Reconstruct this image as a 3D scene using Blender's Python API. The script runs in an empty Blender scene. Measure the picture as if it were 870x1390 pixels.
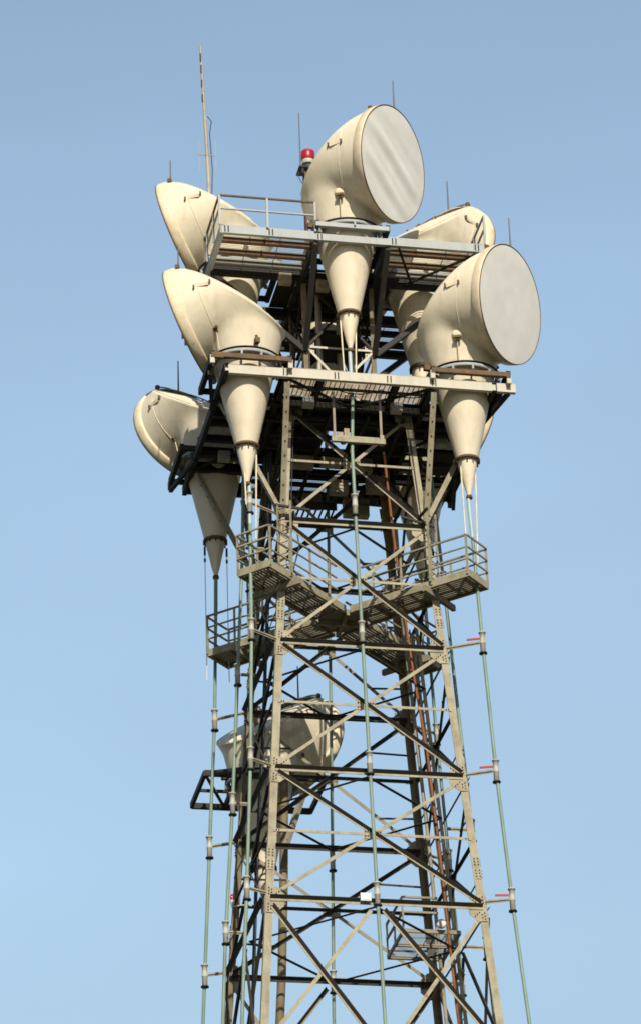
import bpy, math, random
from mathutils import Vector, Matrix
random.seed(7)
V = Vector
scene = bpy.context.scene
COL = scene.collection

# ------------------------------------------------------------------ camera
CAM_F, CAM_P, CAM_R, CAM_YAW = 5000.0, math.radians(28.16153076), math.radians(-1.9612717), math.radians(11.89108116)
CAM_LOC = V((-18.34749372, -84.96433996, 1.73502359))
cp, sp = math.cos(CAM_P), math.sin(CAM_P)
cr, sr = math.cos(CAM_R), math.sin(CAM_R)
fwd = V((0, cp, sp)); r0 = V((1, 0, 0)); u0 = V((0, -sp, cp))
right = r0 * cr + u0 * sr
up = -r0 * sr + u0 * cr
rot = Matrix.Rotation(-CAM_YAW, 3, 'Z')
right, up, fwd = rot @ right, rot @ up, rot @ fwd
cd = bpy.data.cameras.new('camera')
cam = bpy.data.objects.new('camera', cd); COL.objects.link(cam)
m = Matrix((right, up, -fwd)).transposed().to_4x4()
m.translation = CAM_LOC
cam.matrix_world = m
cd.sensor_fit = 'HORIZONTAL'; cd.sensor_width = 36.0
cd.lens = CAM_F / 870.0 * 36.0
cd.shift_x = 0.0; cd.shift_y = -45.0 / 870.0
cd.clip_start = 0.5; cd.clip_end = 6000
scene.camera = cam

# ------------------------------------------------------------------ materials
def mat(name, base, rough=0.6, metal=0.0, dark=None, amount=0.5, scale=3.0, rust=None, rust_amt=0.0,
        streak=0.0, bump=0.0, bscale=20.0, spec=0.4, rscale=2.2):
    m = bpy.data.materials.new(name); m.use_nodes = True
    nt = m.node_tree; N = nt.nodes; L = nt.links
    b = N['Principled BSDF']
    b.inputs['Roughness'].default_value = rough
    b.inputs['Metallic'].default_value = metal
    b.inputs['Specular IOR Level'].default_value = spec
    tc = N.new('ShaderNodeTexCoord'); geo = N.new('ShaderNodeNewGeometry')
    col = N.new('ShaderNodeRGB'); col.outputs[0].default_value = (*base, 1)
    out = col.outputs[0]
    def noise(sc, det, stretch=None, seed=0.0):
        mp = N.new('ShaderNodeMapping'); L.new(geo.outputs['Position'], mp.inputs[0])
        if stretch: mp.inputs['Scale'].default_value = stretch
        mp.inputs['Location'].default_value = (seed, seed * 1.7, seed * .6)
        n = N.new('ShaderNodeTexNoise'); n.inputs['Scale'].default_value = sc; n.inputs['Detail'].default_value = det
        n.inputs['Roughness'].default_value = 0.6
        L.new(mp.outputs[0], n.inputs['Vector']); return n.outputs['Fac']
    def ramp(src, a, b_, c0=0.0, c1=1.0):
        r = N.new('ShaderNodeMapRange'); r.inputs['From Min'].default_value = a; r.inputs['From Max'].default_value = b_
        r.inputs['To Min'].default_value = c0; r.inputs['To Max'].default_value = c1
        L.new(src, r.inputs['Value']); return r.outputs[0]
    def mix(fac, a, b_):
        x = N.new('ShaderNodeMix'); x.data_type = 'RGBA'
        if hasattr(fac, 'default_value') or hasattr(fac, 'links'): L.new(fac, x.inputs['Factor'])
        else: x.inputs['Factor'].default_value = fac
        L.new(a, x.inputs['A'])
        if isinstance(b_, tuple): x.inputs['B'].default_value = (*b_, 1)
        else: L.new(b_, x.inputs['B'])
        return x.outputs['Result']
    if dark is None: dark = tuple(c * .62 for c in base)
    out = mix(ramp(noise(scale, 6), .42, .78, 0, amount), out, dark)
    if streak > 0:
        out = mix(ramp(noise(5.0, 5, (1, 1, .12), 3.1), .5, .8, 0, streak), out, tuple(c * .6 for c in dark))
    if rust is not None:
        out = mix(ramp(noise(rscale, 8, None, 9.3), .66 - rust_amt * .3, .72 - rust_amt * .3, 0, .85), out, rust)
    L.new(out, b.inputs['Base Color'])
    if bump > 0:
        bp = N.new('ShaderNodeBump'); bp.inputs['Strength'].default_value = bump; bp.inputs['Distance'].default_value = .02
        L.new(noise(bscale, 6, None, 5.5), bp.inputs['Height']); L.new(bp.outputs[0], b.inputs['Normal'])
    return m
RUST = (.20, .072, .022)
M = {}
M['cream'] = mat('cream_fibreglass', (.83, .745, .565), .5, dark=(.66, .56, .39), amount=.6, scale=1.3, streak=.34, bump=.4, bscale=2.6,
                 rust=(.42, .27, .13), rust_amt=-.12, rscale=7)
M['cream_trim'] = mat('cream_trim', (.80, .69, .48), .5, dark=(.5, .38, .22), amount=.6, scale=4, rust=RUST, rust_amt=-.02, rscale=9)
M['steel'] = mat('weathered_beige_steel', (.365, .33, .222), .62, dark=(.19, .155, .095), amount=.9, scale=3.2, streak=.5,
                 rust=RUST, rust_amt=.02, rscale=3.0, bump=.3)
M['brace'] = mat('brace_steel', (.28, .255, .185), .65, dark=(.18, .14, .085), amount=.8, scale=2.2, rust=RUST, rust_amt=.08, rscale=3, bump=.3)
M['grey'] = mat('galvanised_grey_steel', (.37, .40, .395), .5, dark=(.28, .29, .27), amount=.6, scale=2.4, streak=.3, rust=RUST, rust_amt=.0, rscale=4, bump=.2)
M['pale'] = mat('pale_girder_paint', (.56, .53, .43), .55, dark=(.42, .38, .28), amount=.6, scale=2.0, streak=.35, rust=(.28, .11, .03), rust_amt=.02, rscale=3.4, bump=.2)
M['shade'] = mat('shade_brace_steel', (.045, .040, .030), .8, dark=(.02, .017, .012), amount=.7, scale=3, rust=(.09, .045, .018), rust_amt=.02, rscale=3)  # near-black colour stands in for shade on braces
M['dark'] = mat('shade_dark_steel', (.026, .024, .020), .7, dark=(.02, .018, .015), amount=.7, scale=3, rust=(.09, .04, .018), rust_amt=.1, rscale=2)  # dark rusted steel, darkened further to paint in shade on platform members
M['rusty'] = mat('rusty_steel', (.155, .10, .055), .8, dark=(.09, .045, .02), amount=.8, scale=4, rust=(.30, .12, .03), rust_amt=.2, rscale=4, bump=.4)
M['deck'] = mat('deck_plate', (.34, .31, .24), .7, dark=(.17, .10, .055), amount=.9, scale=3.5, rust=RUST, rust_amt=.1, rscale=2.4, bump=.3)
M['tray'] = mat('tan_grating', (.40, .34, .24), .7, dark=(.2, .12, .06), amount=.8, scale=3, rust=(.20, .08, .03), rust_amt=.05)
M['deckdark'] = mat('catwalk_planks', (.30, .27, .20), .7, dark=(.07, .05, .03), amount=.8, scale=3.5, rust=(.12, .05, .02), rust_amt=.05, bump=.3)
M['grate'] = mat('grating_bars', (.17, .16, .13), .6, amount=.6, rust=RUST, rust_amt=.08)
M['green'] = mat('green_grey_pipe', (.225, .32, .245), .5, dark=(.13, .17, .12), amount=.75, scale=1.3, streak=.2, rust=(.22, .17, .09), rust_amt=.0, rscale=2)
M['blue'] = mat('pale_blue_pipe', (.42, .52, .53), .45, amount=.4, scale=2)
M['coupler'] = mat('coupler_grey', (.47, .46, .39), .5, dark=(.3, .28, .22), amount=.6, scale=5, rust=(.33, .13, .03), rust_amt=.06, rscale=7)
M['black'] = mat('black_rubber', (.02, .02, .022), .5)
M['rod'] = mat('rod_metal', (.13, .115, .10), .5, metal=.3)
M['mast'] = mat('mast_wood', (.46, .40, .29), .6, dark=(.25, .19, .12), amount=.7, scale=3)
M['orange'] = mat('orange_tag', (.55, .06, .03), .6, amount=.4)
M['rustline'] = mat('rust_pipe', (.30, .105, .035), .8, dark=(.13, .045, .02), amount=.8, scale=3)
M['olive'] = mat('olive_duct', (.21, .165, .095), .7, dark=(.12, .085, .04), amount=.8, scale=3)
M['white'] = mat('white_paint', (.78, .78, .74), .5, amount=.25)
M['bolt'] = mat('bolt_rust', (.05, .032, .022), .8)
M['ground'] = mat('dry_grass_ground', (.060, .058, .034), .95, dark=(.03, .035, .018), amount=.8, scale=.3)

def radome_mat(name, folds):
    m = bpy.data.materials.new(name); m.use_nodes = True
    nt = m.node_tree; N = nt.nodes; L = nt.links; b = N['Principled BSDF']
    b.inputs['Roughness'].default_value = .75; b.inputs['Specular IOR Level'].default_value = .2
    tc = N.new('ShaderNodeTexCoord')
    n = N.new('ShaderNodeTexNoise'); n.inputs['Scale'].default_value = 1.6; n.inputs['Detail'].default_value = 5
    L.new(tc.outputs['Object'], n.inputs['Vector'])
    r = N.new('ShaderNodeValToRGB')
    r.color_ramp.elements[0].color = (.74, .73, .68, 1); r.color_ramp.elements[0].position = .3
    r.color_ramp.elements[1].color = (.84, .83, .78, 1); r.color_ramp.elements[1].position = .7
    L.new(n.outputs['Fac'], r.inputs[0])
    # a little grime towards the lower edge, in the surface colour
    L.new(r.outputs[0], b.inputs['Base Color'])
    return m
M['radome'] = radome_mat('fabric_cover', True)

def glass_red():
    m = bpy.data.materials.new('red_lens'); m.use_nodes = True
    b = m.node_tree.nodes['Principled BSDF']
    b.inputs['Base Color'].default_value = (.40, .008, .016, 1); b.inputs['Roughness'].default_value = .35
    b.inputs['Coat Weight'].default_value = .5
    n = m.node_tree.nodes.new('ShaderNodeTexWave'); n.inputs['Scale'].default_value = 14; n.bands_direction = 'Z'
    t = m.node_tree.nodes.new('ShaderNodeTexCoord'); m.node_tree.links.new(t.outputs['Object'], n.inputs['Vector'])
    bp = m.node_tree.nodes.new('ShaderNodeBump'); bp.inputs['Strength'].default_value = .6
    m.node_tree.links.new(n.outputs['Fac'], bp.inputs['Height']); m.node_tree.links.new(bp.outputs[0], b.inputs['Normal'])
    return m
M['red'] = glass_red()

# ------------------------------------------------------------------ mesh builder
class MB:
    def __init__(s): s.v = []; s.f = []; s.m = []; s.sm = []; s.mi = 0
    def add(s, vs, fs, smooth=False):
        o = len(s.v); s.v += [tuple(x) for x in vs]
        for f in fs: s.f.append(tuple(i + o for i in f)); s.m.append(s.mi); s.sm.append(smooth)
    def box(s, c, sx, sy, sz, X=V((1, 0, 0)), Y=V((0, 1, 0)), Z=V((0, 0, 1))):
        c = V(c); vs = []
        for k in (-1, 1):
            for j in (-1, 1):
                for i in (-1, 1): vs.append(c + X * (i * sx / 2) + Y * (j * sy / 2) + Z * (k * sz / 2))
        s.add(vs, [(0, 2, 3, 1), (4, 5, 7, 6), (0, 1, 5, 4), (2, 6, 7, 3), (0, 4, 6, 2), (1, 3, 7, 5)])
    def bar(s, a, b, w, h, n=V((0, 0, 1)), off=(0, 0)):
        # rectangular bar a->b; h along n (made perpendicular), w sideways
        a = V(a); b = V(b); d = b - a; L = d.length; d.normalize()
        n = V(n); n = (n - d * n.dot(d))
        if n.length < 1e-4: n = V((1, 0, 0)) - d * d.x
        n.normalize(); t = d.cross(n)
        c = (a + b) / 2 + t * off[0] + n * off[1]
        s.box(c, L, w, h, d, t, n)
    def angle(s, a, b, n, w=.1, t=.014, flange=0, fw=None, side=1):
        # plate of width w in the face plane (normal n) with a flange at its upper edge:
        # flange=+1 stands outward (along n), -1 inward
        a = V(a); b = V(b); d = (b - a); L = d.length; d.normalize()
        n = V(n); n = (n - d * n.dot(d)).normalized()
        u = n.cross(d)
        if u.z < 0 or (abs(u.z) < 1e-3 and u.x < 0): u = -u
        u = u * side
        c = (a + b) / 2
        s.box(c, L, w, t, d, u, n)
        if flange:
            fw = fw or w
            s.box(c + u * (w / 2 - t / 2 + .001) + n * flange * (fw / 2 + t / 2), L - .002, t, fw, d, u, n)
    def vee(s, a, b, n, w=.11, lip=.04, t=.014):
        # angle iron turned on its heel: a short vertical lip and a wide leg rising outward from it
        a = V(a); b = V(b); d = (b - a); L = d.length; d.normalize()
        n = V(n); n = (n - d * n.dot(d)).normalized(); u = n.cross(d)
        if u.z < 0: u = -u
        c = (a + b) / 2
        mi = s.mi
        s.box(c - u * (lip / 2), L, lip, t, d, u, n)
        wd = (n * .77 + u * .64).normalized(); wn = d.cross(wd).normalized()
        s.mi = mi + 1  # wide leg takes the darker second material, its underside shade painted in
        s.box(c + wd * (w / 2 + t * .55), L - .004, w, t, d, wd, wn)
        s.mi = mi
    def channel(s, a, b, h, w, n, t=.02):
        # web plate (height h) facing n, with two flanges standing inward
        a = V(a); b = V(b); d = (b - a); L = d.length; d.normalize()
        n = V(n); n = (n - d * n.dot(d)).normalized(); u = n.cross(d)
        c = (a + b) / 2
        s.box(c, L, h, t, d, u, n)
        for k in (-1, 1):
            s.box(c + u * k * (h / 2 - t / 2) - n * (w / 2 + t / 2), L, t, w, d, u, n)
    def tube(s, pts, r, seg=8, caps=True, closed=False):
        pts = [V(p) for p in pts]; n = len(pts)
        rr = r if isinstance(r, (list, tuple)) else [r] * n
        vs = []; fs = []
        ref = None
        for i, p in enumerate(pts):
            if closed: d = pts[(i + 1) % n] - pts[i - 1]
            else: d = pts[min(i + 1, n - 1)] - pts[max(i - 1, 0)]
            d.normalize()
            if ref is None:
                ref = V((0, 0, 1)) if abs(d.z) < .9 else V((1, 0, 0))
            x = (ref - d * ref.dot(d)).normalized(); ref = x; y = d.cross(x)
            for k in range(seg):
                a = 2 * math.pi * k / seg
                vs.append(p + (x * math.cos(a) + y * math.sin(a)) * rr[i])
        m_ = n if closed else n - 1
        for i in range(m_):
            for k in range(seg):
                j = (i + 1) % n
                fs.append((i * seg + k, i * seg + (k + 1) % seg, j * seg + (k + 1) % seg, j * seg + k))
        s.add(vs, fs, True)
        if caps and not closed:
            s.add(vs[:seg], [tuple(reversed(range(seg)))]); s.add(vs[-seg:], [tuple(range(seg))])
    def lathe(s, prof, seg=48, o=V((0, 0, 0)), smooth=True, Zax=None):
        # prof: [(r,z)]
        vs = []; fs = []
        if Zax is None: X, Y, Z = V((1, 0, 0)), V((0, 1, 0)), V((0, 0, 1))
        else:
            Z = V(Zax).normalized(); X = Z.orthogonal().normalized(); Y = Z.cross(X)
        for r, z in prof:
            for k in range(seg):
                a = 2 * math.pi * k / seg
                vs.append(V(o) + X * (r * math.cos(a)) + Y * (r * math.sin(a)) + Z * z)
        for i in range(len(prof) - 1):
            for k in range(seg):
                fs.append((i * seg + k, i * seg + (k + 1) % seg, (i + 1) * seg + (k + 1) % seg, (i + 1) * seg + k))
        s.add(vs, fs, smooth)
    def bolts(s, pts, n, r=.02, h=.02):
        n = V(n).normalized(); x = n.orthogonal().normalized(); y = n.cross(x)
        for p in pts:
            p = V(p); vs = []
            for q in (0, h):
                for k in range(6):
                    a = k * math.pi / 3
                    vs.append(p + n * q + (x * math.cos(a) + y * math.sin(a)) * r)
            s.add(vs, [(6, 7, 8, 9, 10, 11)] + [(k, (k + 1) % 6, 6 + (k + 1) % 6, 6 + k) for k in range(6)])
    def build(s, name, mats, parent=None):
        me = bpy.data.meshes.new(name); me.from_pydata(s.v, [], s.f)
        if not isinstance(mats, (list, tuple)): mats = [mats]
        for q in mats: me.materials.append(M[q] if isinstance(q, str) else q)
        me.polygons.foreach_set('material_index', s.m)
        me.polygons.foreach_set('use_smooth', s.sm)
        me.update()
        o = bpy.data.objects.new(name, me); COL.objects.link(o)
        if parent is not None: o.parent = parent
        return o
def thing(name, label, cat, loc=(0, 0, 0), rz=0, group=None):
    o = bpy.data.objects.new(name, None); COL.objects.link(o)
    o.location = loc; o.rotation_euler = (0, 0, rz); o['label'] = label; o['category'] = cat
    o.empty_display_size = .3
    if group: o['group'] = group
    return o
def tag(o, label, cat, group=None):
    o['label'] = label; o['category'] = cat
    if group: o['group'] = group
    return o
def lerp(a, b, t): return V(a) * (1 - t) + V(b) * t

# ------------------------------------------------------------------ ground
g = MB(); R = 3000
g.add([(-R, -R, 0), (R, -R, 0), (R, R, 0), (-R, R, 0)], [(0, 1, 2, 3)])
go = g.build('ground', 'ground'); go['kind'] = 'structure'

# ------------------------------------------------------------------ lattice tower
ZS = [31.0, 35.0, 38.574, 42.214, 45.836, 49.35]
HW0, KT = 2.75, 0.07346
def hw(z): return HW0 - KT * (z - 35.0)
CORN = [(-1, -1), (1, -1), (1, 1), (-1, 1)]
FACES = [((0, -1), (-1, -1), (1, -1)), ((1, 0), (1, -1), (1, 1)), ((0, 1), (1, 1), (-1, 1)), ((-1, 0), (-1, 1), (-1, -1))]
def node(c, z, inset=0.0): h = hw(z) - inset; return V((c[0] * h, c[1] * h, z))
tower = thing('lattice_tower', 'tall tapering four legged steel lattice tower that carries all the horn antennas', 'tower')
for ci, c in enumerate(CORN):
    b = MB(); W = .168; T = .025
    zz = [0.0] + ZS
    p0, p1 = node(c, 0), node(c, ZS[-1] + .05)
    d = (p1 - p0)
    for axis in (0, 1):
        # leg angle: plate on each of the two outer faces
        n = V((c[0], 0, 0)) if axis == 0 else V((0, c[1], 0))
        inw = V((0, -c[1], 0)) if axis == 0 else V((-c[0], 0, 0))
        off = inw * (W / 2) - n * (T / 2)
        if axis == 1: off = off + inw * T
        dn = d.normalized(); nn = (n - dn * n.dot(dn)).normalized()
        q = dn.cross(nn)
        b.box((p0 + p1) / 2 + off, d.length, W, T, dn, q, nn)
    # splice plates with bolt grids
    b2 = MB()
    leg = b.build('leg', 'steel' if c[1] < 0 else 'olive', tower)  # far legs get a darker colour in place of shade
    for zs_ in (36.1, 43.2):
        sp_ = MB()
        for axis in (0, 1):
            n = V((c[0], 0, 0)) if axis == 0 else V((0, c[1], 0))
            inw = V((0, -c[1], 0)) if axis == 0 else V((-c[0], 0, 0))
            ctr = node(c, zs_) + inw * (W / 2) + n * .006
            dn = d.normalized(); nn = (n - dn * n.dot(dn)).normalized(); q = dn.cross(nn)
            sp_.mi = 0; sp_.box(ctr, .62, W - .02, .014, dn, q, nn); sp_.mi = 1
            sp_.bolts([ctr + nn * .007 + dn * (.08 * i) + q * (j * .045) for i in (-3, -2, -1, 1, 2, 3) for j in (-1, 1)], nn, .017)
        sp_.build('splice_plate', ['steel', 'bolt'], leg)
    for zi, z in enumerate(ZS):
        gm = MB()
        for axis in (0, 1):
            n = V((c[0], 0, 0)) if axis == 0 else V((0, c[1], 0))
            inw = V((0, -c[1], 0)) if axis == 0 else V((-c[0], 0, 0))
            dn = d.normalized(); nn = (n - dn * n.dot(dn)).normalized(); q = (inw - dn * inw.dot(dn)).normalized()
            ctr = node(c, z) + nn * .010
            # plate outline
            pts = [(-.36, .02), (-.36, .24), (-.16, .46), (.16, .46), (.36, .24), (.36, .02)]
            th = .012; vs = []
            for k in (0, 1):
                for (a_, b_) in pts: vs.append(ctr + dn * a_ + q * b_ + nn * (th * k))
            fs = [tuple(range(6, 12)), tuple(reversed(range(6)))] + [(k, (k + 1) % 6, 6 + (k + 1) % 6, 6 + k) for k in range(6)]
            gm.mi = 0; gm.add(vs, fs)
            gm.mi = 1
            bp = [(a_, .07) for a_ in (-.3, -.22, -.14, .14, .22, .3)] + [(a_, .14) for a_ in (-.26, -.18, .18, .26)]
            bp += [(.12 + .05 * k, .2 + .06 * k) for k in range(4) if .12 + .05 * k < .3] + [(-.12 - .05 * k, .2 + .06 * k) for k in range(3)]
            gm.bolts([ctr + dn * a_ + q * b_ + nn * (th) for a_, b_ in bp], nn, .017)
        gm.build('gusset_plate', ['steel', 'bolt'], leg)

def face_members(zi):
    z0, z1 = ZS[zi], ZS[zi + 1]
    top = zi == len(ZS) - 2
    for (nx, ny), ca, cb in FACES:
        n = V((nx, ny, 0)); slope = V((nx, ny, KT)).normalized()
        front = ny == -1
        A0, B0, A1, B1 = node(ca, z0), node(cb, z0), node(ca, z1), node(cb, z1)
        def ins(p, q, k=.18): return p + (q - p).normalized() * k
        inner = ny == 1                       # far face: its inner side is what shows
        vis = -slope if inner else slope
        vis = V((0, -1, -KT)).normalized() if inner else slope
        lit = 'steel' if front else ('brace' if inner else 'shade')  # side and far faces use darker steels, shading put into the colour
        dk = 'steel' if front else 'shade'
        wa, wb = hw(z0), hw(z1); t = wa / (wa + wb); zm = z0 + (z1 - z0) * t
        dx = (B0 - A0).normalized(); uz = slope.cross(dx); uz = uz if uz.z > 0 else -uz
        if zi == 0:
            C0, C1 = (A0 + B0) / 2, (A1 + B1) / 2
            for p, q, rising in ((A1, C0, 0), (C1, A0, 1), (C1, B0, 0), (B1, C0, 1)):
                b = MB()
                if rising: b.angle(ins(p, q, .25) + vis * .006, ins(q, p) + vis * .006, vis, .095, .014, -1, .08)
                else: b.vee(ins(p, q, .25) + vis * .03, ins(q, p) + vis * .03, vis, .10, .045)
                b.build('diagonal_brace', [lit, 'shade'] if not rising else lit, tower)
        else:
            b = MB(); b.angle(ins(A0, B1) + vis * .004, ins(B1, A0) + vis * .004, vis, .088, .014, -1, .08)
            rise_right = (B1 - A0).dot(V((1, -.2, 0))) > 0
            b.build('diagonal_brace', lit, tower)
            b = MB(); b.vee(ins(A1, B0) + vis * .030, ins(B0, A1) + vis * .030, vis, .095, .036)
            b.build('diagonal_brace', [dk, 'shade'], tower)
            Am, Bm = node(ca, zm), node(cb, zm)
            b = MB()
            if inner: b.vee(ins(Am, Bm, .12) + vis * .03, ins(Bm, Am, .12) + vis * .03, vis, .09, .01)
            else: b.angle(ins(Am, Bm, .12) + slope * .012, ins(Bm, Am, .12) + slope * .012, slope, .07, .012, -1, .06)
            b.mi = 1
            for e, o in ((Am, Bm), (Bm, Am)):
                dd = (o - e).normalized()
                b.bolts([e + dd * (.2 + .06 * k) + slope * .018 for k in range(2)], slope, .016)
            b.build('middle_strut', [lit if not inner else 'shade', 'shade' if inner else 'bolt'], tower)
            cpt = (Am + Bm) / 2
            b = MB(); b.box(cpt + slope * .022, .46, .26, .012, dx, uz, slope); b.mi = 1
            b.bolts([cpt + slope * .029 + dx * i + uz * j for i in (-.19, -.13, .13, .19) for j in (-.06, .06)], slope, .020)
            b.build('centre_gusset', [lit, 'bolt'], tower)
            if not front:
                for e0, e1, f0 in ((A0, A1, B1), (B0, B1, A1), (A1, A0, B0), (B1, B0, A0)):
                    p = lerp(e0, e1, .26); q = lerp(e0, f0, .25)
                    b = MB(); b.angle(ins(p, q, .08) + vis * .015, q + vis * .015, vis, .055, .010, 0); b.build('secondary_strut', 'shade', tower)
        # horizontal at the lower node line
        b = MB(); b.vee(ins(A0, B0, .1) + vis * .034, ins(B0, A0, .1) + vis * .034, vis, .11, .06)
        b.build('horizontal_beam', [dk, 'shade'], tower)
    # plan bracing diamond
    h = hw(z0); ring = [V((0, -h + .1, z0 - .05)), V((h - .1, 0, z0 - .05)), V((0, h - .1, z0 - .05)), V((-h + .1, 0, z0 - .05))]
    for i in range(4):
        b = MB(); b.angle(ring[i], ring[(i + 1) % 4], V((0, 0, 1)), .09, .012, 0); b.angle(ring[i], ring[(i + 1) % 4], (ring[i] + ring[(i + 1) % 4]).normalized(), .09, .012, 0)
        b.build('plan_brace', 'shade', tower)
for zi in range(len(ZS) - 1): face_members(zi)
# one long panel set below the frame down to the ground
b = MB(); zlow = [0.0, 7.5, 15.0, 21.0, 26.3, 31.0]
for i in range(5):
    for (nx, ny), ca, cb in FACES:
        s_ = V((nx, ny, KT)).normalized()
        A0, B0, A1, B1 = node(ca, zlow[i]), node(cb, zlow[i]), node(ca, zlow[i + 1]), node(cb, zlow[i + 1])
        b.angle(A0, B1, s_, .12, .014, -1); b.angle(A1 + s_ * .03, B0 + s_ * .03, s_, .12, .014, 1)
        if i: b.angle(A0 + s_ * .03, B0 + s_ * .03, s_, .12, .014, 1)
b.build('lower_lattice', 'steel', tower)
for c in CORN:
    p = node(c, 0); b = MB(); b.box((p.x, p.y, .2), 1.1, 1.1, .4); b.build('footing', 'coupler', tower)
# struts from the leg heads out to the first platform, two on every face
for s1 in (-1, 1):
    for s2 in (-1, 1):
        h = hw(ZS[4])
        for a, bb in (((s1 * (h - .05), s2 * h, ZS[4] + .2), (s1 * 1.95, s2 * 3.33, 49.2)), ((s1 * h, s2 * (h - .05), ZS[4] + .2), (s1 * 3.5, s2 * 1.95, 49.2))):
            b = MB(); a = V(a); bb = V(bb)
            n = V((0, s2, 0)) if abs(a.y - bb.y) > .5 else V((s1, 0, 0))
            b.angle(a, bb, n, .15, .02, 0)
            tdir = V((1, 0, 0)) if n.y else V((0, 1, 0))
            dd = (bb - a).normalized()
            b.bar(a - n * .07, bb - n * .07, .02, .12, n)
            b.mi = 1
            nn = (n - dd * n.dot(dd)).normalized()
            b.bolts([lerp(a, bb, k / 9) + nn * .01 for k in range(1, 9)], nn, .022)
            b.build('raking_strut', ['steel', 'bolt'], tower)

# upper tower column between the platforms
UH = .93
ucol = [V((sx * UH, sy * UH, 0)) for sx, sy in CORN]
for c, p in zip(CORN, ucol):
    b = MB()
    b.box((p.x, p.y - c[1] * .0, (49.3 + 54.4) / 2), .13, .02, 5.1)
    b.box((p.x + c[0] * .05, p.y - c[1] * .07, (49.3 + 54.4) / 2), .02, .12, 5.1)
    b.build('column', 'olive', tower)
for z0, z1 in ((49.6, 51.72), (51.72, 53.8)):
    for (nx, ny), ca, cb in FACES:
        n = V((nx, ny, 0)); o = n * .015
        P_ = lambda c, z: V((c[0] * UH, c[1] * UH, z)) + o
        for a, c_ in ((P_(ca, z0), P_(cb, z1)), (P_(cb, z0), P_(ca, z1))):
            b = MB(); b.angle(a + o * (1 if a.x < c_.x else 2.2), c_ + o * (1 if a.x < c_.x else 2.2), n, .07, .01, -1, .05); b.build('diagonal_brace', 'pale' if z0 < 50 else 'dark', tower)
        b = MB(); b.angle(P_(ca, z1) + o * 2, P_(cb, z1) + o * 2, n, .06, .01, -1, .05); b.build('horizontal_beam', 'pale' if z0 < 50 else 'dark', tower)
        if z0 < 50:
            for cc in (ca, cb):
                q = P_(cc, z1); q = q + (V((0, 0, q.z)) - q).normalized() * .12 + o * 4
                t = V((-ny, nx, 0))
                gm = MB(); gm.box(q, .30, .012, .36, t, n, V((0, 0, 1))); gm.mi = 1
                gm.bolts([q + n * .006 + t * i + V((0, 0, j)) for i in (-.11, 0, .11) for j in (-.13, -.045, .045, .13)], n, .017)
                gm.build('gusset_plate', ['pale', 'bolt'], tower)

# ------------------------------------------------------------------ platforms
def grating(b, x0, x1, y0, y1, z, pitch=.075, along='x', h=.014, cross=.62):
    if along == 'x':
        n = int((y1 - y0) / pitch)
        for i in range(n + 1):
            y = y0 + (y1 - y0) * i / n; b.box(((x0 + x1) / 2, y, z), x1 - x0, .007, h)
        n = max(1, int((x1 - x0) / cross))
        for i in range(n + 1):
            x = x0 + (x1 - x0) * i / n; b.box((x, (y0 + y1) / 2, z - .012), .02, y1 - y0, .012)
    else:
        n = int((x1 - x0) / pitch)
        for i in range(n + 1):
            x = x0 + (x1 - x0) * i / n; b.box((x, (y0 + y1) / 2, z), .007, y1 - y0, h)
        n = max(1, int((y1 - y0) / cross))
        for i in range(n + 1):
            y = y0 + (y1 - y0) * i / n; b.box(((x0 + x1) / 2, y, z - .012), x1 - x0, .02, .012)
def corr_deck(b, x0, x1, y0, y1, z, p=.11, d=.03):
    # ribbed deck, ribs along y
    n = int((x1 - x0) / p); vs = []; fs = []
    prof = []
    for i in range(n):
        x = x0 + p * i
        prof += [(x, 0), (x + p * .35, 0), (x + p * .5, -d), (x + p * .85, -d)]
    prof.append((x0 + p * n, 0))
    for (x, dz) in prof: vs += [(x, y0, z + dz), (x, y1, z + dz)]
    for i in range(len(prof) - 1): fs.append((2 * i, 2 * i + 2, 2 * i + 3, 2 * i + 1))
    b.add(vs, fs)
def girder(a, c, h, w, n, m_, parent, name='girder', bolts=None):
    b = MB(); b.channel(a, c, h, w, n); 
    if bolts:
        b.mi = 1; a = V(a); c = V(c); d = (c - a).normalized(); n = V(n)
        for dist in bolts: b.bolts([a + d * (dist + k) + n * .011 + V((0, 0, j)) for k in (0, .09) for j in (-h * .3, -h * .1, h * .1, h * .3)], n, .018)
    return b.build(name, [m_, 'bolt'], parent)

# lower antenna platform
P1 = thing('antenna_platform', 'large square steel platform halfway up the antennas, long pale front girder between two horns', 'platform')
Z1 = 49.45
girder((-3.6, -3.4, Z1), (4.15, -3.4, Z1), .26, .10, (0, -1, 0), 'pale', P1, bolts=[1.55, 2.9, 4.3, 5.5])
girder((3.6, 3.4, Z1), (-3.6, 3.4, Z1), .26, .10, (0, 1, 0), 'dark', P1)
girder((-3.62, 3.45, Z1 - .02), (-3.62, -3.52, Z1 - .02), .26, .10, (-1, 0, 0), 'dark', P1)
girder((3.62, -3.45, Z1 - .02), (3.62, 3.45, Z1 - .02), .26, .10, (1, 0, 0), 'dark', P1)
def joist(a, c, m_, P, h=.22, w=.12):
    b = MB(); b.bar(V(a) + V((0, 0, h / 2)), V(c) + V((0, 0, h / 2)), w, .02); b.bar(V(a) - V((0, 0, h / 2)), V(c) - V((0, 0, h / 2)), w, .02); b.bar(a, c, .02, h - .02)
    b.build('joist', m_, P)
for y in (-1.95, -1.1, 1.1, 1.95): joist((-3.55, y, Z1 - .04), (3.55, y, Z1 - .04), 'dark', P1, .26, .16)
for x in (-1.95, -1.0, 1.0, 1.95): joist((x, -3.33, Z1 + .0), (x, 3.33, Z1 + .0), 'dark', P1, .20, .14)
for y in (-3.0, -2.5, 2.4, 2.9):
    joist((-1.9, y, Z1 + .12), (1.9, y, Z1 + .12), 'dark', P1, .05, .05)
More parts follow.
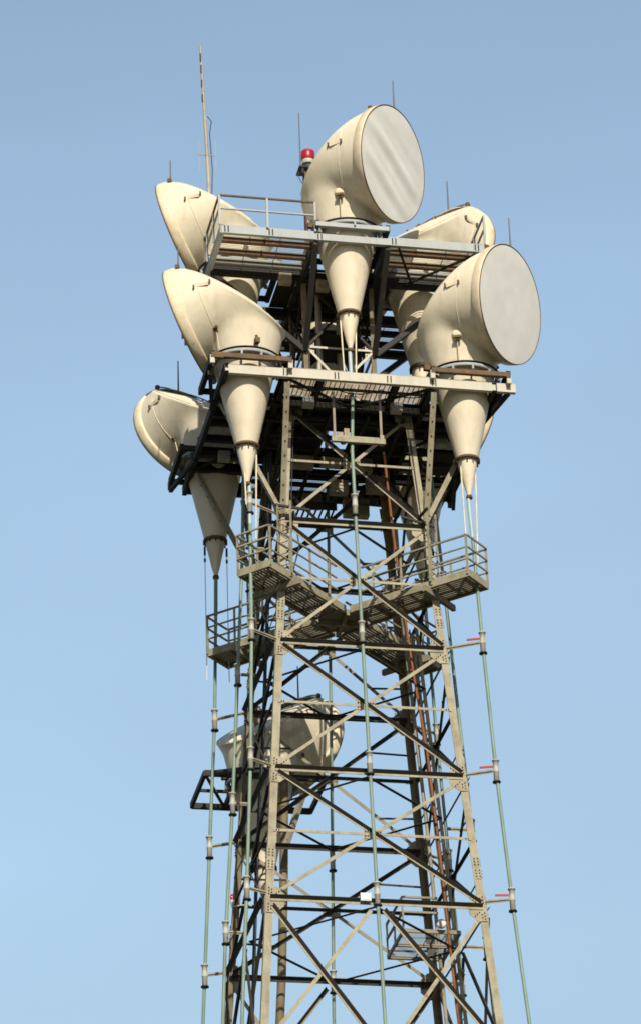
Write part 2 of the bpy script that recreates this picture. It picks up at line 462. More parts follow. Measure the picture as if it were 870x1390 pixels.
for s in (-1, 1):
    for y in (-.45, .45): joist((s * 1.95, y, Z1 + .03), (s * 3.55, y, Z1 + .03), 'dark', P1, .18, .12)
for k, (x0, x1) in enumerate(((-1.93, -.30), (.30, 1.93))):
    b = MB(); grating(b, x0, x1, -3.36, -1.98, Z1 + .17, .06, 'x', .026, .6)
    for q in range(int((x1 - x0) / .13)): b.box((x0 + .08 + q * .13, -2.67, Z1 + .145), .022, 1.36, .02)
    b.build('grating', 'tray', P1)
b = MB(); grating(b, -.29, .29, -2.75, -1.98, Z1 + .17, .06, 'x', .026, .15); b.build('grating', 'tray', P1)
for s in (-1, 1):
    b = MB(); x0, x1 = sorted((s * 1.97, s * 3.58)); grating(b, x0, x1, -1.9, 1.9, Z1 + .15, .06, 'x', .03, .5); b.build('grating', 'tray', P1)
b = MB(); grating(b, -1.9, 1.9, 1.98, 3.36, Z1 + .15, .07, 'x', .02, .5); b.build('grating', 'tray', P1)
b = MB()
for (x0, x1, y0, y1) in ((-1.9, -.95, -1.9, 1.9), (.95, 1.9, -1.9, 1.9), (-.95, .95, -1.9, -.98), (-.95, .95, .98, 1.9), (-.95, -.35, -.98, .98), (.40, .95, -.98, .98), (-.34, .39, -.98, -.2)):
    b.box(((x0 + x1) / 2, (y0 + y1) / 2, Z1 + .14), x1 - x0 - .01, y1 - y0 - .01, .012)
b.build('deck_plate', 'dark', P1)
for (x, y, sx_, sy_) in ((-1.35, 2.65, .7, .8), (1.45, 2.6, .6, 1.0), (-.2, 2.9, .7, .5), (1.3, .2, .5, 1.2), (-1.5, -.3, .45, 1.2), (3.0, .6, .6, 1.2), (2.6, -1.1, .8, .5)):
    b = MB(); b.box((x, y, Z1 - .20), sx_, sy_, .05); b.box((x, y, Z1 - .27), sx_ * .9, .06, .08); b.build('cable_tray', 'dark', P1)
# ribbed equipment cases slung under the deck
for k, (x, y, z, sx_, sz_) in enumerate(((-1.5, 1.2, 49.0, .5, .3), (-.85, .5, 48.95, .62, .34), (-.1, .3, 48.9, .55, .25), (.75, .6, 49.0, .66, .40), (1.35, 1.4, 48.9, .5, .5), (.35, 1.5, 48.8, .5, .42), (-1.2, 2.3, 48.9, .6, .4), (-.2, 2.5, 48.85, .5, .4), (1.05, 2.6, 48.8, .7, .6), (1.9, 1.9, 48.7, .42, .9))):
    b = MB(); n_ = int(sz_ / .055)
    for i in range(n_): b.box((x, y - (.0 if i % 2 else .02), z - sz_ / 2 + .03 + i * .055), sx_, .26, .052)
    b.build('equipment_case', 'tray' if k % 3 else 'deckdark', P1)
for y in (-1.5, -.5, .2, 1.5, 2.2, 2.7):
    b = MB(); b.bar((-1.9, y, Z1 - .24), (1.9, y, Z1 - .24), .10, .10); b.build('joist', 'dark', P1)
for x in (-1.45, -.5, .5, 1.45):
    b = MB(); b.bar((x, -1.9, Z1 - .32), (x, 3.3, Z1 - .32), .09, .06); b.build('cable_tray', 'dark', P1)
b = MB()
for i in range(9): b.bar((-.9 + .16 * i, 2.2, 48.55), (-.9 + .16 * i, 3.3, 48.55), .05, .03)
b.bar((-.95, 2.2, 48.58), (.43, 2.2, 48.58), .05, .22); b.bar((-.95, 3.3, 48.58), (.43, 3.3, 48.58), .05, .22); b.build('cable_tray', 'shade', P1)
for (x, y, z) in ((-1.2, -2.3, 49.22), (1.15, -2.35, 49.2), (-2.9, .9, 49.2), (2.75, -.7, 49.2)):
    b = MB(); b.box((x, y, z), .30, .22, .26); b.mi = 1; b.box((x, y - .115, z), .22, .012, .2); b.build('junction_box', ['coupler', 'grey'], P1)
# under-deck braces
for a, c in (((-1.9, -3.3), (0, -2.0)), ((1.9, -3.3), (0, -2.0)), ((-3.5, -1.9), (-2.0, 0)), ((-3.5, 1.9), (-2.0, 0)), ((3.5, -1.9), (2.0, 0)), ((3.5, 1.9), (2.0, 0))):
    b = MB(); b.bar((a[0], a[1], Z1 - .14), (c[0], c[1], Z1 - .14), .08, .05); b.build('knee_brace', 'dark', P1)
# hanging frame for the centre feed pipe
hf = MB()
for x in (-.62, .62): hf.box((x, -2.75, Z1 - .85), .06, .05, 1.5)
hf.build('hanger', 'brace', P1)
hf = MB(); hf.box((0, -2.78, Z1 - 1.55), 1.42, .10, .14); hf.box((0, -2.72, Z1 - 1.42), 1.2, .05, .04); hf.box((.62, -2.78, Z1 - 1.5), .1, .14, .26); hf.build('hanger_beam', 'steel', P1)
for x in (-.42, -.25): b = MB(); b.box((x, -2.5, Z1 - 1.28 + (.06 if x > -.3 else 0)), .14, .1, .18 if x < -.3 else .3); b.build('junction_box', 'tray', P1)

# ring frames
def ring_frame(P, cx, cy, z, hx, hy, outx, outy, front_mat, upper_mat):
    # two channels under the ring along x and two along y, on top of the girders
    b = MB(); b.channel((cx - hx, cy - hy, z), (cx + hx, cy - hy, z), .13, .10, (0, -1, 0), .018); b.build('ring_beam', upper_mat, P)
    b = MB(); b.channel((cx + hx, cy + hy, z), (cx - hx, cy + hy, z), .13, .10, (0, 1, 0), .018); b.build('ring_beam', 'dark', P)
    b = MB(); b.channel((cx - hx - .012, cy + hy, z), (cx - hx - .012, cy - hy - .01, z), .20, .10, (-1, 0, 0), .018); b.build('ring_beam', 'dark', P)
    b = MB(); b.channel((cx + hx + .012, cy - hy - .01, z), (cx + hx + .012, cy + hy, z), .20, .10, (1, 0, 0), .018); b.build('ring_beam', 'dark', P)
for sx in (-1, 1):
    for sy in (-1, 1):
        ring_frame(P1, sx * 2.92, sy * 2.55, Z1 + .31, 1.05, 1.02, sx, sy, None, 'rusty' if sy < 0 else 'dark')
        # corner posts between ring frame and main platform
        for ax in (-1.03, 1.03):
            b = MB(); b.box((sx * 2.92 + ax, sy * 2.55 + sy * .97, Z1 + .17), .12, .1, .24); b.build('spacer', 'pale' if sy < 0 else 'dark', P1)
# side braces in the platform corners
for sx in (-1, 1):
    for sy in (-1, 1):
        b = MB(); b.bar((sx * 3.98, sy * 3.3, Z1 - .1), (sx * 3.6, sy * 1.4, Z1 - .14), .1, .12); b.build('outrigger', 'dark', P1)
# orange tag on the left corner
b = MB(); b.box((-3.78, -3.60, Z1 + .26), .24, .02, .13); b.build('corner_plate', 'rusty', P1)

# upper platform
P2 = thing('antenna_platform', 'topmost grated steel platform with grey front girder and handrail left of the highest horn', 'platform')
Z2 = 53.98
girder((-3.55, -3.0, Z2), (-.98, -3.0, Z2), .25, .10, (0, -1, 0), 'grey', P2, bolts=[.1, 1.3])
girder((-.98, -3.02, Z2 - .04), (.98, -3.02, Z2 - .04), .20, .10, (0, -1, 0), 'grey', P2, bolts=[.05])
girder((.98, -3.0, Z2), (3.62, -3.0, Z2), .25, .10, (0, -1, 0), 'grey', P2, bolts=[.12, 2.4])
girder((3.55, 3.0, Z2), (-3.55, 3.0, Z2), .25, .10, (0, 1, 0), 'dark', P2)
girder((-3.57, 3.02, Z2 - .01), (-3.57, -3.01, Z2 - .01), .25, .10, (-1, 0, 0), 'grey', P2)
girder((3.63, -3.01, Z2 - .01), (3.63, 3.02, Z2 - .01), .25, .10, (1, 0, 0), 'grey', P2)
for x in (-.98, .98):
    b = MB(); b.bar((x, -2.95, Z2 - .1), (x, 2.95, Z2 - .1), .12, .30); b.build('joist', 'dark', P2)
for y in (-1.0, 1.0):
    b = MB(); b.bar((-3.5, y, Z2 - .09), (3.5, y, Z2 - .09), .12, .28); b.build('joist', 'dark', P2)
for sx in (-1, 1):
    for sy in (-1, 1):
        x0, x1 = sorted((sx * 1.04, sx * 3.5))
        for k, y in enumerate((2.45, 1.85, 1.32)):
            joist((x0, sy * y, Z2 + .0), (x1, sy * y, Z2 + .0), 'rusty' if sy < 0 and k < 2 else 'dark' if sy > 0 else 'grate', P2, .14, .10)
        b = MB(); y0, y1 = sorted((sy * 2.95, sy * 1.06)); grating(b, x0, x1, y0, y1, Z2 + .10, .075, 'x', .014, .62); b.build('grating', 'grate', P2)
        if sy < 0 and sx > 0:
            for a, c in (((1.3, -2.9), (2.0, -1.2)), ((3.4, -2.9), (1.9, -1.15))):
                b = MB(); b.bar((a[0], a[1], Z2 - .16), (c[0], c[1], Z2 - .16), .06, .05); b.build('knee_brace', 'dark', P2)
b = MB()
for (x0, x1, y0, y1) in ((-.92, .92, -.94, .94), (-1.55, -1.04, -.94, .94), (1.04, 1.55, -.94, .94), (-.92, .92, -1.2, -1.06), (-.92, .92, 1.06, 1.2)):
    b.box(((x0 + x1) / 2, (y0 + y1) / 2, Z2 + .06), x1 - x0, y1 - y0, .012)
b.build('deck_plate', 'dark', P2)
for cx, cy in ((0, -2.15), (0, 2.15), (-2.55, 0), (2.55, 0)):
    ring_frame(P2, cx, cy, Z2 + .31, 1.0, .98, 0, 0, None, 'grey')
for y in (-.6, -.2, .3, .7, 1.5, 2.2):
    b = MB(); b.bar((-1.0, y, Z2 - .30), (1.0, y, Z2 - .30), .10, .12); b.build('joist', 'dark', P2)
for x, y, z in ((-.45, -1.15, 53.55), (.5, -1.2, 53.5), (-1.5, -1.2, 53.65)):
    b = MB(); b.box((x, y, z), .34, .2, .3); b.mi = 1; b.box((x, y - .105, z), .26, .012, .22); b.build('junction_box', ['tray', 'deck'], P2)
# raking struts under the upper platform
for sx in (-1, 1):
    for sy in (-1, 1):
        for a, c in (((sx * .98, sy * 2.9, Z2 - .2), (sx * .95, sy * .98, 51.6)), ((sx * 3.45, sy * 1.0, Z2 - .2), (sx * .98, sy * .95, 51.6))):
            b = MB(); b.bar(a, c, .14, .14); b.build('raking_strut', 'dark', P2)
# internal clutter that shades the middle: service pipes and trays
for x, y, r_ in ((-.45, -.3, .06), (-.3, .3, .09), (.3, .45, .08), (.5, -.2, .05)):
    b = MB(); b.tube([(x, y, 49.6), (x, y, 53.9)], r_, 10); b.build('riser_pipe', 'blue' if r_ > .08 else 'pale', P2)
for z in (50.6, 52.4):
    b = MB(); b.box((0, .2, z), 1.7, 1.5, .03); b.build('service_landing', 'dark', P2)

# handrails on the upper platform
def rail_run(P, pts, z, h, m_post, m_rail, bars=(1.0, .55), r=.022, posts=None, top_mat=None):
    posts = posts or pts
    for p in posts:
        b = MB(); b.box((p[0], p[1], z + h / 2), .055, .055, h); b.build('post', m_post, P)
    for k, f in enumerate(bars):
        b = MB()
        for a, c in zip(pts[:-1], pts[1:]): b.bar((a[0], a[1], z + h * f), (c[0], c[1], z + h * f), .05, .045 if k == 0 else .035)
        b.build('rail', top_mat if (top_mat and k == 0) else m_rail, P)
rail_run(P2, [(-3.60, -1.1), (-3.60, -3.04), (-1.0, -3.04)], Z2 + .1, .92, 'grey', 'grey', posts=[(-3.60, -1.1), (-3.60, -2.1), (-3.60, -3.04), (-2.3, -3.04), (-1.0, -3.04)], top_mat='rusty')
rail_run(P2, [(3.66, -3.04), (3.66, -1.1)], Z2 + .1, .92, 'grey', 'grey', posts=[(3.66, -3.04), (3.66, -1.9), (3.66, -1.1)])
rail_run(P2, [(-3.62, 1.1), (-3.62, 3.04), (-1.1, 3.04)], Z2 + .1, .92, 'grey', 'grey')

# ------------------------------------------------------------------ crossing catwalk
CW = thing('catwalk', 'cross shaped grated catwalk with beige handrails running out past all four tower legs', 'catwalk')
ZC = 44.03; ARM = 3.95; WID = .98
for ci, c in enumerate(CORN):
    d = V((c[0] * 1.02, c[1] * .98, 0)).normalized(); t = V((-d.y, d.x, 0))
    s0 = .62; s1 = ARM + (.20 if c == (1, -1) else 0)
    lift = .004 if ci % 2 else 0
    b = MB()
    n = 10
    for i in range(n):
        q = -WID / 2 + .06 + (WID - .12) * i / (n - 1)
        b.bar(d * s0 + t * q + V((0, 0, ZC + lift)), d * (s1 - .05) + t * q + V((0, 0, ZC + lift)), .068, .022)
    k = s0
    while k < s1:
        b.bar(d * k - t * (WID / 2 - .03) + V((0, 0, ZC - .05)), d * k + t * (WID / 2 - .03) + V((0, 0, ZC - .05)), .05, .06); k += .55
    b.build('deck', 'deckdark', CW)
    for s in (-1, 1):
        b = MB(); b.channel(d * .55 + t * s * WID / 2 + V((0, 0, ZC - .02)), d * s1 + t * s * WID / 2 + V((0, 0, ZC - .02)), .20, .06, t * s, .015)
        b.build('edge_channel', 'steel', CW)
    b = MB(); b.channel(d * s1 - t * WID / 2 + V((0, 0, ZC - .02)), d * s1 + t * WID / 2 + V((0, 0, ZC - .02)), .20, .06, d, .015); b.build('edge_channel', 'steel', CW)
    # cross bearer under the walk where it meets the leg
    b = MB(); b.bar(d * 2.95 - t * .75 + V((0, 0, ZC - .22)), d * 2.95 + t * .75 + V((0, 0, ZC - .22)), .10, .16); b.build('bearer', 'brace', CW)
    # handrails
    for s in (-1, 1):
        for k in (1.3, 2.15, 3.05, s1 - .03):
            p = d * k + t * s * (WID / 2 + .02); b = MB(); b.box(p + V((0, 0, ZC + .50)), .045, .045, 1.12, d, t); b.build('post', 'steel', CW)
        for f in (1.06, .72, .38):
            b = MB(); b.bar(d * .95 + t * s * (WID / 2 + .02) + V((0, 0, ZC + f)), d * s1 + t * s * (WID / 2 + .02) + V((0, 0, ZC + f)), .045, .045 if f > 1 else .03); b.build('rail', 'brace' if f > 1 else 'steel', CW)
    for f in (1.06, .72, .38):
        b = MB(); b.bar(d * s1 - t * (WID / 2) + V((0, 0, ZC + f + .004)), d * s1 + t * (WID / 2) + V((0, 0, ZC + f + .004)), .045, .04); b.build('rail', 'steel', CW)
b = MB(); b.box((0, 0, ZC - .01), 1.3, 1.3, .03); b.box((0, 0, ZC - .1), 1.4, .1, .15); b.box((0, 0, ZC - .1), .1, 1.36, .146); b.build('deck', 'deckdark', CW)
# short ladders at the arm ends
LADN = {(-1, -1): 'short ladder rising from the catwalk end at the near left leg', (1, -1): 'short ladder rising from the catwalk end at the near right leg',
        (-1, 1): 'short ladder above the far left end of the catwalk', (1, 1): 'short ladder above the far right end of the catwalk, behind the legs'}
for c in CORN:
    if c == (1, 1): continue
    d = V((c[0], c[1], 0)).normalized(); t = V((-d.y, d.x, 0))
    base = d * 3.05 + t * (.30 if c[0] * c[1] > 0 else -.30) + V((0, 0, ZC + .02))
    L_ = thing('ladder', LADN[c], 'ladder', base, math.atan2(t.y, t.x), 'short catwalk ladders')
    for s in (-1, 1):
        b = MB(); b.bar((s * .2, 0, 0), (s * .2, 0, 2.1), .035, .05, V((0, 1, 0))); b.build('stile', 'steel', L_)
    for k in range(6):
        b = MB(); b.tube([(-.2, 0, .3 + k * .33), (.2, 0, .3 + k * .33)], .012, 6); b.build('rung', 'rod', L_)
    b = MB(); b.bar((-.25, -.05, 2.1), (.3, .75, 2.1), .06, .06); b.bar((.3, .0, 1.75), (-.25, .75, 2.1), .06, .05); b.build('top_bracket', 'dark', L_)

# ------------------------------------------------------------------ horn antennas
A_, KC = 3.7, .225
XAP, RA, SL = 1.43, 1.585, .13
def set_horn(h, deg, xap=1.53):
    global H_, CD, SD, CPAR, XAP
    XAP = xap
    H_ = h; CD, SD = math.cos(math.radians(deg)), math.sin(math.radians(deg))
    p = T(XAP, 0, RA); CPAR = math.sqrt(p.x ** 2 + (p.z + A_) ** 2) - (p.x * CD - (p.z + A_) * SD) + .05
def T(x, y, z):
    # bell frame (axis x through the origin) to horn frame: tipped down by DLT about the point (0,0,H_)
    return V((x * CD + z * SD, y, -x * SD + z * CD + H_))
def f_cone(p): return math.hypot(p[0], p[1]) - KC * (p[2] + A_)
def f_bell(p):
    x, z = p[0] * CD - (p[2] - H_) * SD, p[0] * SD + (p[2] - H_) * CD
    return math.hypot(p[1], z) - (RA - SL * (XAP - x))
def f_par(p): return math.sqrt(p[0] ** 2 + p[1] ** 2 + (p[2] + A_) ** 2) - (p[0] * CD - (p[2] + A_) * SD + CPAR)
def root(f, c, d, tm=5.0):
    lo, hi = 0, tm
    if f([c[i] + d[i] * hi for i in range(3)]) < 0: return tm
    for _ in range(34):
        mid = (lo + hi) / 2
        if f([c[i] + d[i] * mid for i in range(3)]) > 0: hi = mid
        else: lo = mid
    return lo
def bell_mesh():
    x0 = .12
    thr = math.atan2(RA, XAP - x0)
    c = T(x0, 0, 0)
    NT, NP = 110, 144
    vs = []; fs = []
    for i in range(NT + 1):
        th = thr + (math.pi - thr) * i / NT
        for j in range(NP):
            ph = 2 * math.pi * j / NP
            d = T(math.cos(th), math.sin(th) * math.sin(ph), math.sin(th) * math.cos(ph)) - V((0, 0, H_))
            tc, tb = root(f_cone, c, d), root(f_bell, c, d)
            if i == 0: t = (XAP - x0) / math.cos(th)
            else:
                k = .06; t = max(tc, tb)
                h = max(k * 2 - abs(tc - tb), 0) / (2 * k); t += h * h * k * .5
            if i > 0:
                tp = root(f_par, c, d)
                k = .09; h = max(2 * k - abs(t - tp), 0) / (2 * k); t = min(t, tp) - h * h * k * .5
            if d[2] < 0:
                tz = (-.02 - c[2]) / d[2]
                rr = math.hypot(c[0] + d[0] * tz, c[1] + d[1] * tz)
                if rr < .95 and tz < t: t = tz
            vs.append((c[0] + d[0] * t, c[1] + d[1] * t, c[2] + d[2] * t))
    for i in range(NT):
        for j in range(NP):
            fs.append((i * NP + j, (i + 1) * NP + j, (i + 1) * NP + (j + 1) % NP, i * NP + (j + 1) % NP))
    b = MB(); b.add(vs, fs, True); return b
def make_horn(h, deg):
    set_horn(h, deg)
    H = thing('horn_antenna', 'proto', 'antenna', (0, 0, 0), 0)
    body = bell_mesh().build('horn_body', 'cream', H)
    # lower cone
    b = MB(); b.lathe([(KC * (A_ + .01), .01), (KC * (A_ - .6), -.6), (KC * (A_ - 1.2), -1.2), (KC * (A_ - 1.8), -1.8), (KC * (A_ - 2.44), -2.44)], 64)
    b.build('feed_cone', 'cream', H)
    b = MB(); b.lathe([(.33, -2.40), (.335, -2.42), (.335, -2.47), (.30, -2.48), (.26, -2.48)], 40)
    b.lathe([(.30, -2.40), (.33, -2.40)], 40)
    b.mi = 1
    for k in range(12):
        a = k * math.pi / 6; b.box((.31 * math.cos(a), .31 * math.sin(a), -2.52), .03, .03, .06)
    b.build('flange', ['rusty', 'bolt'], H)
    b = MB(); b.lathe([(.262, -2.47), (.245, -2.6), (.17, -2.95), (.11, -3.25), (.062, -3.42), (.055, -3.50)], 40); b.build('transition_cone', 'cream', H)
    b = MB(); b.lathe([(.075, -3.47), (.085, -3.5), (.085, -3.56), (.05, -3.57)], 24); b.build('tip_collar', 'rusty', H)
    # aperture rim band and cover
    b = MB()
    X = V((CD, 0, -SD)); o = V((0, 0, H_))
    b.lathe([(RA - .03, XAP - .24), (RA + .005, XAP - .22), (RA + .03, XAP - .20), (RA + .045, XAP - .03), (RA + .05, XAP + .02), (RA + .035, XAP + .05), (RA + .0, XAP + .055)], 96, o, True, X)
    b.build('rim', 'cream_trim', H)
    # fabric cover, sagging slightly in diagonal folds
    vs = []; fs = []; NR, NA = 40, 96
    Z = X; Xa = V((0, 1, 0)); Ya = V((0, 0, 1))
    for i in range(NR + 1):
        r = (RA + .03) * i / NR
        for k in range(NA):
            a = 2 * math.pi * k / NA; y = r * math.cos(a); z = r * math.sin(a)
            fall = 1 - (i / NR) ** 4
            s_ = (y * -.45 + z)
            dx = .03 * fall
            vs.append(T(XAP + .058 + dx, y, z))
    for i in range(NR):
        for k in range(NA): fs.append((i * NA + k, i * NA + (k + 1) % NA, (i + 1) * NA + (k + 1) % NA, (i + 1) * NA + k))
    b = MB(); b.add(vs, fs, True); b.build('aperture_cover', 'radome', H)
    b = MB(); b.tube([T(XAP + .06, (RA + .035) * math.cos(a), (RA + .035) * math.sin(a)) for a in [k * math.pi / 48 for k in range(96)]], .014, 6, closed=True)
    b.build('cover_edge', 'rusty', H)
    # reflector seam flange: where bell meets the reflector
    pts = []
    for k in range(-70, 71):
        ph = math.radians(k * 2.0); lo, hi = -2.5, XAP
        for _ in range(30):
            x = (lo + hi) / 2; rr = RA - SL * (XAP - x); p = T(x, rr * math.sin(ph), rr * math.cos(ph))
            if f_par(p) > 0: lo = x
            else: hi = x
        if f_cone(p) > -.02 and x < XAP - .15: pts.append(p)
    b = MB(); pts = [p - (p - V((0, 0, H_))).normalized() * .035 for p in pts]; b.tube(pts, .016, 6); b.build('seam_flange', 'cream', H)
    def par_x(y, z):
        lo, hi = -3, 3
        for _ in range(30):
            x = (lo + hi) / 2
            if f_par((x, y, z)) > 0: lo = x
            else: hi = x
        return lo
    for z in (2.4, 2.75, 3.0):
        for y in (-.5, .5):
            b = MB(); b.bolts([V((par_x(y, z), y, z))], V((-1, y * .4, .9)), .028, .05); b.build('bolt', 'rusty', H)
    # faint bonded joint in the skin, half way round the bell
    for xj in (.78,):
        b = MB(); pts = []
        for k in range(-34, 35):
            ph = math.radians(k * 4.0); rr = RA - SL * (XAP - xj) + .001; p = T(xj, rr * math.sin(ph), rr * math.cos(ph))
            if f_cone(p) > .03 and f_par(p) < -.25: pts.append(p)
        b.tube(pts, .010, 5); b.build('skin_joint', 'cream', H)
    for s in (-1, 1):
        zc = .06
        for x in (.42, .86):
            b = MB(); rr = RA - SL * (XAP - x) + .03; p = T(x, s * rr, zc); b.box(p, .03, .08, .11); b.build('lifting_lug', 'rod', H)
        b = MB(); b.box(T(.64, s * (RA - SL * .79 + .002), zc), .36, .02, .10); b.build('name_plate', 'cream_trim', H)
        # boss on the side with its drain rod
        ang = math.radians(s * 66); zb = .80; rb = KC * (zb + A_)
        od = V((math.cos(ang), math.sin(ang), 0)); tt = V((-od.y, od.x, 0))
        b = MB(); b.lathe([(.26, -.26), (.20, -.13), (.13, -.01), (.11, .03), (.08, .04), (0.0, .04)], 20, od * (rb + .06) + V((0, 0, zb)), True, od + V((0, 0, -.25)))
        b.build('boss', 'cream', H)
        b = MB(); b.box(od * (rb + .12) + V((0, 0, zb - .10)), .06, .20, .07, od, tt); b.box(od * (rb + .06) + V((0, 0, zb - .15)), .1, .08, .06, od, tt); b.build('drain_fitting', 'rusty', H)
        b = MB(); b.tube([od * (rb + .06) + V((0, 0, zb - .12)), od * (KC * A_ + .12) + V((0, 0, .1))], .014, 6); b.build('drain_rod', 'cream_trim', H)
        b = MB(); ang2 = math.radians(s * 128); o2 = V((math.cos(ang2), math.sin(ang2), 0)); b.box(o2 * 1.02 + V((0, 0, .2)), .16, .12, .14, o2, V((-o2.y, o2.x, 0))); b.box(o2 * .98 + V((0, 0, .32)), .06, .06, .14); b.build('clamp', 'rusty', H)
    # support ring: two flanges and tabs
    b = MB()
    b.lathe([(.86, .05), (1.00, .05), (1.005, .03), (.86, .03)], 72)
    b.build('ring_flange', 'dark', H)
    b = MB(); b.lathe([(.855, .02), (.975, .0), (.985, -.09), (.945, -.10), (.93, -.02)], 72)
    for k in range(12):
        a = (k + .5) * math.pi / 6; dd = V((math.cos(a), math.sin(a), 0)); b.box(dd * .97 + V((0, 0, -.15)), .10, .05, .12, dd, V((-dd.y, dd.x, 0)))
    b.build('support_ring', 'grey', H)
    # lightning rod and its cable over the rim
    top = T(XAP - .1, 0, RA + .03)
    b = MB(); b.tube([top, top + V((0, 0, 1.05))], [.026, .016], 6); b.build('lightning_rod', 'rod', H)
    for s in (1, -1):
        b = MB(); pts = []
        for k in range(0, 13):
            a = math.radians(k * 2.7) * s; rr = RA + .065 - .004 * k
            pts.append(T(XAP - .10 - .018 * k, rr * math.sin(a), rr * math.cos(a)))
        b.tube(pts, .020, 6); b.box(pts[-1], .10, .10, .10); b.build('rim_conduit', 'rusty', H)
    return H
proto = make_horn(2.08, 9.5)
proto_b = make_horn(1.92, 15.5)
HG = 'cream horn reflector antennas on the tower'
HORNS = [ # x, y, ring z, azimuth deg, label
    (0.02, -2.17, 54.50, -43, 'highest cream horn antenna, its round grey cover facing right above the top platform'),
    (2.95, -2.55, 50.08, -43, 'cream horn antenna at the near right corner, its large round grey cover facing right'),
    (-2.92, -2.55, 50.05, 151, 'cream horn at the near left corner, turned left, on the beam with an orange plate'),
    (-2.68, 0.0, 54.42, 151, 'cream horn antenna behind the upper left handrail, its back above the grating'),
    (2.46, 0.0, 54.26, 40, 'cream horn antenna behind the upper right grey girder, aperture hidden'),
    (-2.87, 2.65, 49.95, 112, 'cream horn antenna at the far left of the lower platform, half shaded'),
    (2.87, 2.65, 50.0, 20, 'cream horn antenna mostly hidden behind the near right cone, only its rim showing'),
    (0.25, 2.4, 54.40, 42, 'cream horn antenna behind the upper tower column, only a bit of cone showing'),
    (-1.46, 4.1, 41.06, 44, 'lowest cream horn antenna, seen through the lattice bracing at the left'),
]
horn_objs = []
for i, (x, y, z, az, lab) in enumerate(HORNS):
    src = proto if i in (0, 1, 4) else proto_b
    if i == 0: o = proto
    elif i == 2: o = proto_b
    else:
        o = src.copy(); COL.objects.link(o)
        for ch in src.children[:]:
            q = ch.copy(); COL.objects.link(q); q.parent = o
    o.location = (x, y, z); o.rotation_euler = (0, 0, math.radians(az)); o['label'] = lab; o['group'] = HG
    horn_objs.append(o)
set_horn(2.08, 9.5)
# the highest horn's cover has loose diagonal folds: give it its own mesh
for ch in proto.children:
    if ch.name.startswith('aperture_cover'):
        me = ch.data.copy(); ch.data = me
        for v in me.vertices:
            y = v.co.y; z = (v.co.z - H_) * CD + v.co.x * SD; r = math.hypot(y, z) / (RA + .03)
            s_ = (z + y * .34)
            fall = max(0, 1 - r ** 3)
            am = 1 / (1 + math.exp((s_ - .75) * 6))
            v.co.x += fall * am * (.030 * math.sin(s_ * 6.6 + .5 * math.sin(y * 1.7) + .4) + .010 * math.sin(s_ * 13 + y))
        break

# bracket frame that holds the lowest horn
LF = thing('antenna_platform', 'small dark outrigger frame under the lowest horn, sticking out left of the tower', 'platform')
hx, hy, hz = -1.30, 4.1, 40.98
zf = hz - .18
for a, c in (((-3.2, hy - 1.1), (hx + 1.35, hy - 1.1)), ((-3.2, hy + 1.1), (hx + 1.35, hy + 1.1)), ((-3.2, hy - 1.1), (-3.2, hy + 1.1)), ((hx + 1.35, hy - 1.1), (hx + 1.35, hy + 1.1)), ((-2.3, hy - 1.1), (-2.3, hy + 1.1))):
    b = MB(); b.bar((*a, zf), (*c, zf), .09, .16); b.build('frame_beam', 'dark', LF)
for a, c in (((-3.2, hy - 1.1), (-2.3, hy + 1.1)), ((-3.2, hy), (-2.3, hy))):
    b = MB(); b.bar((*a, zf - .02), (*c, zf - .02), .06, .08); b.build('frame_brace', 'dark', LF)
for x in (-3.0, -.2):
    b = MB(); b.bar((x, hy - 1.1, zf), (max(-2.3, min(2.3, x)), 2.45, zf - .1), .1, .14); b.build('outrigger', 'dark', LF)
for x, y in ((-.45, hy - .9),):
    b = MB(); b.bar((x, y, zf - .1), (-1.2, 2.52, ZS[2]), .13, .13); b.build('raking_strut', 'brace', LF)
b = MB(); b.tube([(-1.06, 3.12, 40.85), (-1.14, 3.12, 38.0), (-1.26, 3.12, 35.3), (-1.7, 3.5, 28), (-2.2, 4.4, 8)], .115, 14)
dct = b.build('support_post', 'olive', LF)

